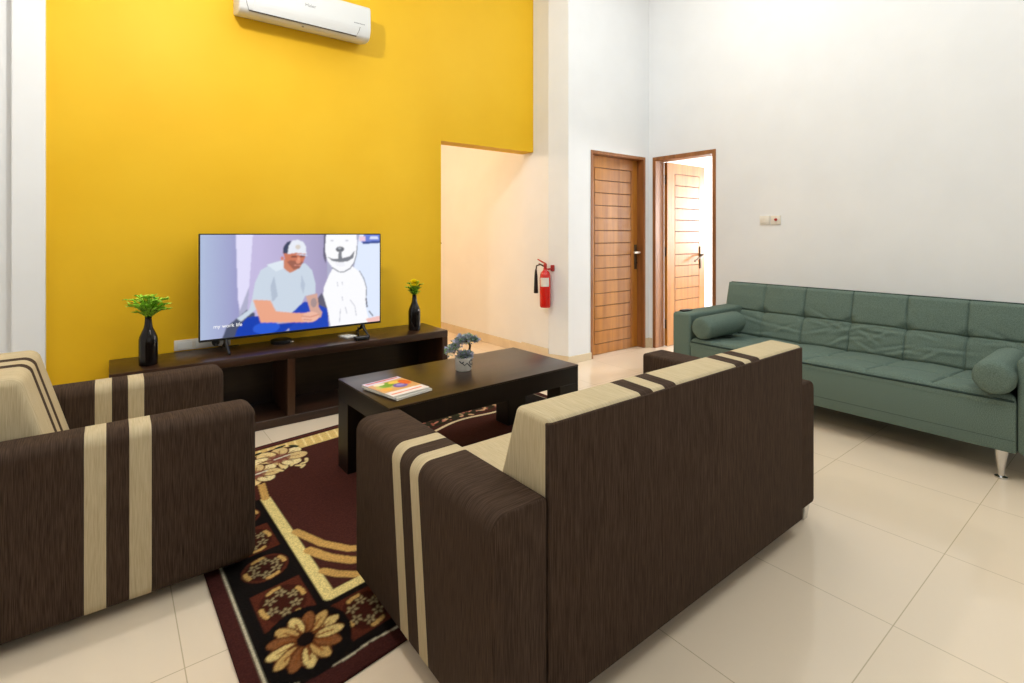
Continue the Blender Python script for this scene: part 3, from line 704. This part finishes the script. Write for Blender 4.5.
def leg_bm(x, y, z0, z1, r0=.018, r1=.026):
    bm = B(); c = [(-1, -1), (1, -1), (1, 1), (-1, 1)]
    lo = [bm.verts.new((x+a*r0, y+b*r0, z0)) for a, b in c]; hi = [bm.verts.new((x+a*r1, y+b*r1, z1)) for a, b in c]
    bm.faces.new(lo[::-1]); bm.faces.new(hi)
    for i in range(4): bm.faces.new((lo[i], lo[(i+1) % 4], hi[(i+1) % 4], hi[i]))
    bmesh.ops.bevel(bm, geom=bm.edges[:], offset=.003, segments=1, affect='EDGES')
    return bm
bm = arm_bm('y', SX0, .8505, .045, .016, SY0+.002, SY1, SB, .606, SY0+.002); stripes(bm, 'y', [(1.290, 1.341), (1.405, 1.458)], .12, .5)
endgrain(bm, 'y', 2); obj('arm', bm, [M['brown_y'], M['beige_y'], M['brown_x']], so, 50)
bm = arm_bm('y', SX1, 2.266, .045, .016, SY0+.034, SY1, SB, .606, SY0+.034); stripes(bm, 'y', [(1.290, 1.341), (1.405, 1.458)], .12, .5)
endgrain(bm, 'y', 2); obj('arm', bm, [M['brown_y'], M['beige_y'], M['brown_x']], so, 50)
bm = B(); box(bm, .835, 2.276, SY0+.02, SY1-.03, SB, .30, .015, 2); obj('base', bm, M['brown_x'], so, 40)
BP = [(SY0+.001, SB+.2), (SY0+.001, .788), (1.078, .794), (1.142, .605), (1.21, .30), (1.21, SB+.2)]
bm = B(); prism(bm, BP, 'x', .852, 2.262, .022, 5)
bands = [(1.213, 1.272), (1.328, 1.386), (1.741, 1.803), (1.848, 1.912)]
stripes(bm, 'x', bands, 0, .5)
endgrain(bm, 'x', 2); obj('backrest', bm, [M['beige_x'], M['brown_x'], M['beige_y']], so, 50)
bm = B(); box(bm, .852, 2.258, SY0-.002, SY0+.016, SB+.005, .781, .004, 2); obj('back_panel', bm, M['brown_x'], so, 50)
xm = (.847+2.262)/2
for a, b in ((.847, xm-.002), (xm+.002, 2.262)):
    bm = B(); box(bm, a, b, 1.17, 1.72, .295, .425, .035, 5); obj('seat_cushion', bm, M['beige_x'], so, 50)
for x in (.76, 2.405):
    for y, z in ((1.01, 0), (1.66, .0085)): obj('leg', leg_bm(x, y, z, SB+.01), M['chrome'], so, 30)

# ---------------------------------------------------------------- brown armchair (faces right)
AX0, AX1, AY0, AY1, AB = -.385, .438, 2.11, 2.955, .030
ch = thing('armchair', 'dark brown armchair with beige striped back and striped arms in front of the console', 'armchair', (0.02, 2.53, 0))
for y0, y1, bands in ((AY0, AY0+.155, [(-.062, -.007), (.053, .113)]), (AY1-.155, AY1, [(-.047, .010), (.066, .123)])):
    bm = B(); box(bm, AX0+.004, AX1, y0, y1, AB, .608, .042, 6); stripes(bm, 'x', bands, 0, .5)
    endgrain(bm, 'x', 2); obj('arm', bm, [M['brown_x'], M['beige_x'], M['brown_y']], ch, 50)
bm = B(); box(bm, AX0+.02, AX1-.03, AY0+.147, AY1-.147, AB, .30, .015, 2); obj('base', bm, M['brown_y'], ch, 40)
BP = [(AX0+.010, AB+.2), (AX0+.010, .788), (-.222, .790), (-.122, .43), (-.10, .29), (-.10, AB+.2)]
bm = B(); prism(bm, BP, 'y', AY0+.157, AY1-.145, .040, 6); stripes(bm, 'y', [(2.575, 2.632), (2.450, 2.507)][::-1] if False else [(2.462, 2.512), (2.582, 2.634)], 0, .5)
endgrain(bm, 'y', 2); obj('backrest', bm, [M['beige_y'], M['brown_y'], M['beige_x']], ch, 50)
bm = B(); box(bm, AX0-.004, AX0+.014, AY0+.157, AY1-.157, AB+.005, .785, .006, 3); obj('back_panel', bm, M['brown_y'], ch, 50)
bm = B(); box(bm, -.13, AX1-.015, AY0+.160, AY1-.160, .295, .425, .035, 5); obj('seat_cushion', bm, M['beige_y'], ch, 50)
for x in (AX0+.07, AX1-.085):
    for y in (AY0+.075, AY1-.08):
        z = .0085 if x > .2 else 0
        obj('leg', leg_bm(x, y, z, AB+.01), M['black'], ch, 30)
# ---------------------------------------------------------------- green sofa bed against the right wall
GX, GY0, GY1 = 3.55, .32, 2.467
gs = thing('green_sofa', 'long green tufted sofa bed with chrome legs against the white right wall', 'sofa', (4.05, 1.39, 0))
SEAMS = [.49, .815, 1.137, 1.475, 1.805, 2.125]
def puffgrid(name, origin, ua, va, na, U, V, useams, vseams, tuft, T, A, nu, nv, wr, mats, seedn):
    """closed upholstered slab: grid over u,v with grooves at seams, pinched tufts, puffed cells, flat back"""
    u = np.linspace(0, U, nu); v = np.linspace(0, V, nv); uu, vv = np.meshgrid(u, v)
    def dist(a, seams):
        d = np.full(a.shape, 9.0)
        for s_ in seams: d = np.minimum(d, np.abs(a-s_))
        return d
    du, dv = dist(uu, useams), dist(vv, vseams)
    edge = np.minimum(np.minimum(uu, U-uu), np.minimum(vv, V-vv))
    pu = np.clip(du/.16, 0, 1)**.6; pv = np.clip(dv/(.12), 0, 1)**.6
    h = A*(.35+.65*pu*pv)
    h -= .010*np.exp(-(du/.006)**2) + .012*np.exp(-(dv/.007)**2)
    for tu in useams:
        for tv_ in tuft: h -= .030*np.exp(-(((uu-tu)/.035)**2 + ((vv-tv_)/.03)**2))
    rr = np.random.RandomState(seedn)
    for _ in range(wr):
        cu, cv, an, L = rr.uniform(0, U), rr.uniform(.02, V*.45), rr.uniform(-.7, .7), rr.uniform(.05, .12)
        a_ = (uu-cu)*math.cos(an)+(vv-cv)*math.sin(an); b_ = -(uu-cu)*math.sin(an)+(vv-cv)*math.cos(an)
        h += .006*np.exp(-(a_/L)**2-(b_/.014)**2) - .005*np.exp(-(a_/L)**2-((b_-.022)/.012)**2)
    R = .03
    e = np.clip(edge/R, 0, 1); h = h*np.sqrt(e) - R*(1-np.sqrt(1-(1-e)**2))
    o, ua, va, na = map(np.array, (origin, ua, va, na))
    F = o + uu[..., None]*ua + vv[..., None]*va + h[..., None]*na
    K = o + uu[..., None]*ua + vv[..., None]*va - (T + 0*h)[..., None]*na
    base = gloc(gs); F = F-np.array(base); K = K-np.array(base)
    idx = np.arange(nu*nv).reshape(nv, nu)
    q = np.stack([idx[:-1, :-1], idx[:-1, 1:], idx[1:, 1:], idx[1:, :-1]], -1).reshape(-1, 4); N_ = nu*nv
    ring = np.concatenate([idx[0, :], idx[1:, -1], idx[-1, -2::-1], idx[-2:0:-1, 0]]); n = len(ring); k = np.arange(n)
    side = np.stack([ring[k], N_+ring[k], N_+ring[(k+1) % n], ring[(k+1) % n]], -1)
    faces = np.concatenate([q, (q+N_)[:, ::-1], side]); V_ = np.concatenate([F.reshape(-1, 3), K.reshape(-1, 3)])
    me = bpy.data.meshes.new(name); me.from_pydata(V_.tolist(), [], faces.tolist())
    bm = B(); bm.from_mesh(me); bmesh.ops.recalc_face_normals(bm, faces=bm.faces[:]); bm.to_mesh(me); bm.free()
    me.polygons.foreach_set('use_smooth', [True]*len(me.polygons)); me.set_sharp_from_angle(angle=math.radians(60))
    return link(name, me, gs, mats)
tb = Vector((.13, 0, .44)).normalized(); nb = Vector((-tb.z, 0, tb.x))
yb0, yb1 = .335, 2.466
# backrest: u runs from +y end to -y end
puffgrid('backrest', (4.27, yb1, .380), (0, -1, 0), tuple(tb), tuple(nb), yb1-yb0, .462, [yb1-s for s in SEAMS], [.222], [.222], .13, .026, 330, 92, 34, [M['green']], 4)
# seat: u from +y to -y, v from front to back
ys0, ys1 = .482, 2.305
puffgrid('seat', (GX+.002, ys1, .432), (0, -1, 0), (.9976, 0, -.0698), (.0698, 0, .9976), ys1-ys0, .76, [ys1-s for s in SEAMS[1:]], [.36], [.36], .05, .016, 300, 90, 6, [M['green']], 9)
bm = B(); prism(bm, [(GX, .152), (4.30, .152), (4.30, .33), (GX, .408)], 'y', ys0, ys1, .010, 2); bs = obj('base', bm, M['green'], gs, 40)
bm = B(); box(bm, GX-.001, GX+.008, ys0+.004, ys1-.004, .214, .2165, .0012, 1); obj('seam', bm, M['green_dark'], bs)
bm = B(); tube(bm, [(GX+.003, ys0+.006, .412), (GX+.003, ys1-.006, .412)], .006, 8); obj('piping', bm, M['green_dark'], gs, 60)
bm = B()
pts = [Vector((4.27, 0, .380)) + tb*.460 - nb*.014]
tube(bm, [(pts[0].x, y, pts[0].z) for y in np.linspace(yb0+.02, yb1-.02, 9)], .0065, 8); obj('back_piping', bm, M['green_dark'], gs, 60)
for y0, y1 in ((GY0, .480), (2.307, GY1)):
    bm = B(); box(bm, GX+.0, 4.38, y0, y1, .152, .628, .022, 4); obj('arm', bm, M['green'], gs, 50)
for x in (3.605, 4.50):
    for y in (.545, 2.25):
        bm = B(); lathe(bm, [(0, 0), (.026, 0), (.026, .008), (.013, .014), (.016, .05), (.026, .12), (.032, .160), (0, .160)], (x, y, 0), 24)
        obj('leg', bm, M['chrome'], gs, 40)
# frame under the back that carries it on the rear legs
bm = B(); box(bm, 4.28, 4.52, .50, 2.29, .152, .39, .010, 2); obj('rear_frame', bm, M['green'], gs, 40)

def bolster(label, y, x0, x1, r, zc):
    t = thing('bolster', label, 'bolster cushion', ((x0+x1)/2, y, zc-r), 'green bolsters on the sofa bed')
    prof = []
    L = x1-x0
    for k in range(9):
        a = PI/2*k/8; prof.append((r*(.74+.26*math.sin(a)), .03*(1-math.cos(a))*1.0 if False else .045*(1-math.cos(PI/2*k/8))*0 + .045*(k/8)**1.6))
    prof = [(0, .004), (.03, .0), (r*.6, .003)] + [(r*(.72+.28*math.sin(PI/2*k/8)), .006+.05*(k/8)**1.8) for k in range(9)]
    prof += [(r*1.01, L/2)] + [(rr, L-h) for rr, h in prof[::-1]]
    bm = lathe(B(), prof, (x0, y, zc), 44, 'x')
    rnd = random.Random(int(y*100))
    for v in bm.verts:
        a = math.atan2(v.co.z-zc, v.co.y-y); dx = min(v.co.x-x0, x1-v.co.x)
        if dx < .06:
            s = 1 + .018*math.sin(11*a+1.3)*math.sin(5*a)
            v.co.y = y+(v.co.y-y)*s; v.co.z = zc+(v.co.z-zc)*s
    obj('cover', bm, M['green'], t, 70)
    n = 40
    for xx in (x0+.016, x1-.016):
        bm = B(); tube(bm, [(xx, y+r*.835*math.cos(2*PI*k/n), zc+r*.835*math.sin(2*PI*k/n)) for k in range(n+1)], .003, 5)
        obj('piping', bm, M['green'], t, 60)
bolster('green bolster at the far end of the sofa bed, near the wooden doors', 2.214, 3.535, 4.085, .086, .528)
bolster('green bolster at the near end of the sofa bed, against the right arm', .562, 3.49, 4.04, .086, .524)
t = thing('remote_control', 'small dark flat remote lying on the far arm of the green sofa bed', 'remote', (3.70, 2.42, .628))
bm = B(); box(bm, 3.605, 3.72, 2.395, 2.44, .6282, .641, .004, 2); obj('case', bm, M['black'], t, 40)
bm = B()
for k in range(4): box(bm, 3.62+k*.022, 3.63+k*.022, 2.405, 2.43, .6408, .6425, .0005, 1)
obj('keypad', bm, M['grey'], t)

# ---------------------------------------------------------------- rug
BL, TL, BR, TR = [np.array(v) for v in ((.29, 1.389), (.255, 3.127), (2.68, 1.724), (2.645, 3.44))]
RW, RH = 2.4, 1.84
def rug_xy(u, v):
    a = (u/2.4)[..., None]; b = (v/1.74)[..., None]
    return BL*(1-a)*(1-b) + BR*a*(1-b) + TL*(1-a)*b + TR*a*b
nx, ny = 620, 470
p = Paint(RW, RH, nx, ny, (62, 30, 26))
MAR, BLK, CRM, TAN, RST, GLD = (70, 35, 29), (18, 13, 11), (228, 208, 138), (198, 156, 88), (84, 38, 24), (196, 158, 92)
p.poly([(0, 0), (RW, 0), (RW, RH), (0, RH)], (64, 30, 26))
# black border bands inside the maroon binding (near and left sides)
p.poly([(.055, .07), (RW-.055, .07), (RW-.055, RH-.07), (.055, RH-.07)], BLK)
p.line([(.055, RH-.07), (.055, .09), (.12, .088), (.19, .072), (.27, .066), (.34, .072), (.45, .060), (RW-.06, .07)], .006, (196, 188, 160))
p.line([(RW-.06, .07), (RW-.06, RH-.07)], .006, (196, 188, 160))
p.poly([(.315, .35), (RW-.30, .35), (RW-.30, RH-.05), (.315, RH-.05)], MAR)
# cream frame with tan continuation
p.line([(.315, 1.19), (.315, .350), (RW-.315, .350), (RW-.315, 1.19)], .040, CRM)
p.line([(.315, 1.19), (.337, 1.36)], .034, TAN); p.line([(RW-.315, 1.19), (RW-.337, 1.36)], .034, TAN)
p.poly([(.235, 1.215), (.275, 1.22), (.285, 1.40), (.25, 1.40)], CRM)
p.poly([(.275, 1.2), (.300, 1.2), (.325, 1.40), (.29, 1.40)], (74, 34, 28))
for s in (0, 1):
    f = (lambda x: x) if s == 0 else (lambda x: RW-x)
    for pts, wd in (([(.343, .818), (.40, .66), (.47, .55), (.56, .48), (.70, .44)], .036), ([(.343, .655), (.39, .555), (.45, .475), (.53, .425), (.66, .40)], .040), ([(.343, .495), (.38, .44), (.43, .39), (.50, .375)], .032)):
        p.line([(f(x), y) for x, y in pts], wd, TAN)
# medallions along the left/near border
def fleck(cx, cy, rx, ry, rot, n=6):
    rnd = random.Random(int(cx*1000+cy*77))
    for i in range(n):
        a = 2*PI*i/n + .4; ex, ey = cx+rx*.52*math.cos(a), cy+ry*.52*math.sin(a)
        for k in range(5):
            b = 2*PI*k/5 + i
            p.ell(ex+.013*math.cos(b), ey+.013*math.sin(b), .0085, .0045, (156, 142, 104), b)
        p.ell(ex, ey, .005, .005, (60, 26, 16))
    for a in (.2, 1.75, 3.3, 4.9):
        p.line([(cx+rx*.82*math.cos(a+t), cy+ry*.82*math.sin(a+t)) for t in (-.28, -.1, .1, .28)], .016, GLD)
def medal_sq(cx, cy, rx, ry):
    p.poly([(cx-rx, cy-ry), (cx+rx, cy-ry), (cx+rx, cy+ry), (cx-rx, cy+ry)], RST); p.ell(cx, cy, rx*.9, ry*.92, (60, 24, 14)); fleck(cx, cy, rx, ry, 0)
def medal_ov(cx, cy, rx, ry):
    p.ell(cx, cy, rx, ry, RST); p.ell(cx, cy, rx*.86, ry*.86, (56, 22, 14)); fleck(cx, cy, rx, ry, 0)
for v, kind in ((.435, 's'), (.665, 'o'), (.875, 's'), (1.09, 'o')):
    for cx in (.184, RW-.184): (medal_sq if kind == 's' else medal_ov)(cx, v, .082, .100 if kind == 's' else .080)
for i in range(8):
    u = .385 + i*.232
    (medal_sq if i % 2 == 0 else medal_ov)(u, .205, .082, .096)
# corner flowers
def flower(cx, cy, R, n, cols, rot=0, sq=1.0, core=(20, 10, 8)):
    for i in range(n):
        a = rot + 2*PI*i/n
        p.ell(cx+R*.60*math.cos(a), cy+R*.60*sq*math.sin(a), R*.42, R*(.22 if n > 9 else .36), (96, 52, 24), a)
        p.ell(cx+R*.64*math.cos(a), cy+R*.64*sq*math.sin(a), R*.37, R*(.165 if n > 9 else .30), cols[i % len(cols)], a)
        p.line([(cx+R*.25*math.cos(a), cy+R*.25*sq*math.sin(a)), (cx+R*.72*math.cos(a), cy+R*.72*sq*math.sin(a))], .006, (130, 74, 34))
    p.ell(cx, cy, R*.24, R*.24*sq, core)
for cx in (.192, RW-.192):
    p.ell(cx, .215, .135, .15, (14, 10, 9)); flower(cx, .222, .115, 13, [(212, 188, 122), (190, 156, 94), (132, 84, 48)], .2)
# top border: cream ground with big flowers
p.poly([(.05, 1.64), (RW-.05, 1.64), (RW-.05, RH-.06), (.05, RH-.06)], (218, 186, 116))
for k in range(46): p.line([(.06+k*.05, 1.66), (.075+k*.05, RH-.065)], .012, (236, 214, 150))
p.line([(.05, RH-.055), (RW-.05, RH-.055)], .012, (80, 34, 30)); p.line([(.05, RH-.028), (RW-.05, RH-.028)], .012, (90, 44, 36))
p.line([(u, 1.30+.03*math.sin(u*9)) for u in np.linspace(1.1, 2.2, 40)], .022, (226, 210, 170))
rr_ = random.Random(21)
p.poly([(1.1, 1.35), (2.2, 1.35), (2.2, 1.47), (1.1, 1.47)], (44, 40, 28))
for k in range(90):
    u = rr_.uniform(1.1, 2.2)
    p.ell(u, rr_.uniform(1.35, 1.47), rr_.uniform(.010, .028), rr_.uniform(.006, .013), ((206, 170, 130), (52, 60, 34), (150, 84, 66), (190, 120, 100))[k % 4], rr_.uniform(0, 3))
for u, v, R in ((.485, 1.590, .150), (.335, 1.475, .125), (1.0, 1.60, .12), (1.45, 1.62, .12), (1.9, 1.58, .125), (2.1, 1.46, .1)):
    p.ell(u, v, R*1.02, R*.98, (64, 30, 26)); flower(u, v, R, 8, [(232, 214, 160), (214, 186, 130), (226, 200, 140)], .5, .95, (96, 46, 44)); p.ell(u, v, R*.42, R*.40, (128, 74, 62), a=.75); p.line([(u-.02, v), (u+.06, v+.01)], .014, (212, 206, 186))
for u, v, a in ((.40, 1.73, .3), (.53, 1.74, .2), (.28, 1.63, 1.0), (.60, 1.70, 2.2), (.24, 1.56, .2)):
    p.ell(u, v, .035, .014, (36, 44, 26), a)
for u, v, a in ((.448, 1.438, 2.2), (.485, 1.455, 1.1), (.521, 1.465, 1.0), (.576, 1.439, .2), (.559, 1.403, .9), (.60, 1.47, 1.4), (.545, 1.425, 2.4)):
    p.ell(u, v, .024, .010, (224, 204, 146), a)
p.blur(1)
u, v = np.meshgrid(np.linspace(0, RW, nx), np.linspace(0, RH, ny))
P = np.zeros((ny, nx, 3)); P[..., :2] = rug_xy(u, v); c0 = P[..., :2].mean((0, 1)); P[..., :2] -= c0; P[..., 2] = .0085
rg = link('rug', grid_mesh('rug', P, p.c, 0.0005), None, [vcol_mat('woven_rug_pile', .95, spec=.1, fuzz=.4)], (c0[0], c0[1], 0))
tag(rg, 'maroon and black patterned rug with cream flowers under the coffee table', 'rug')
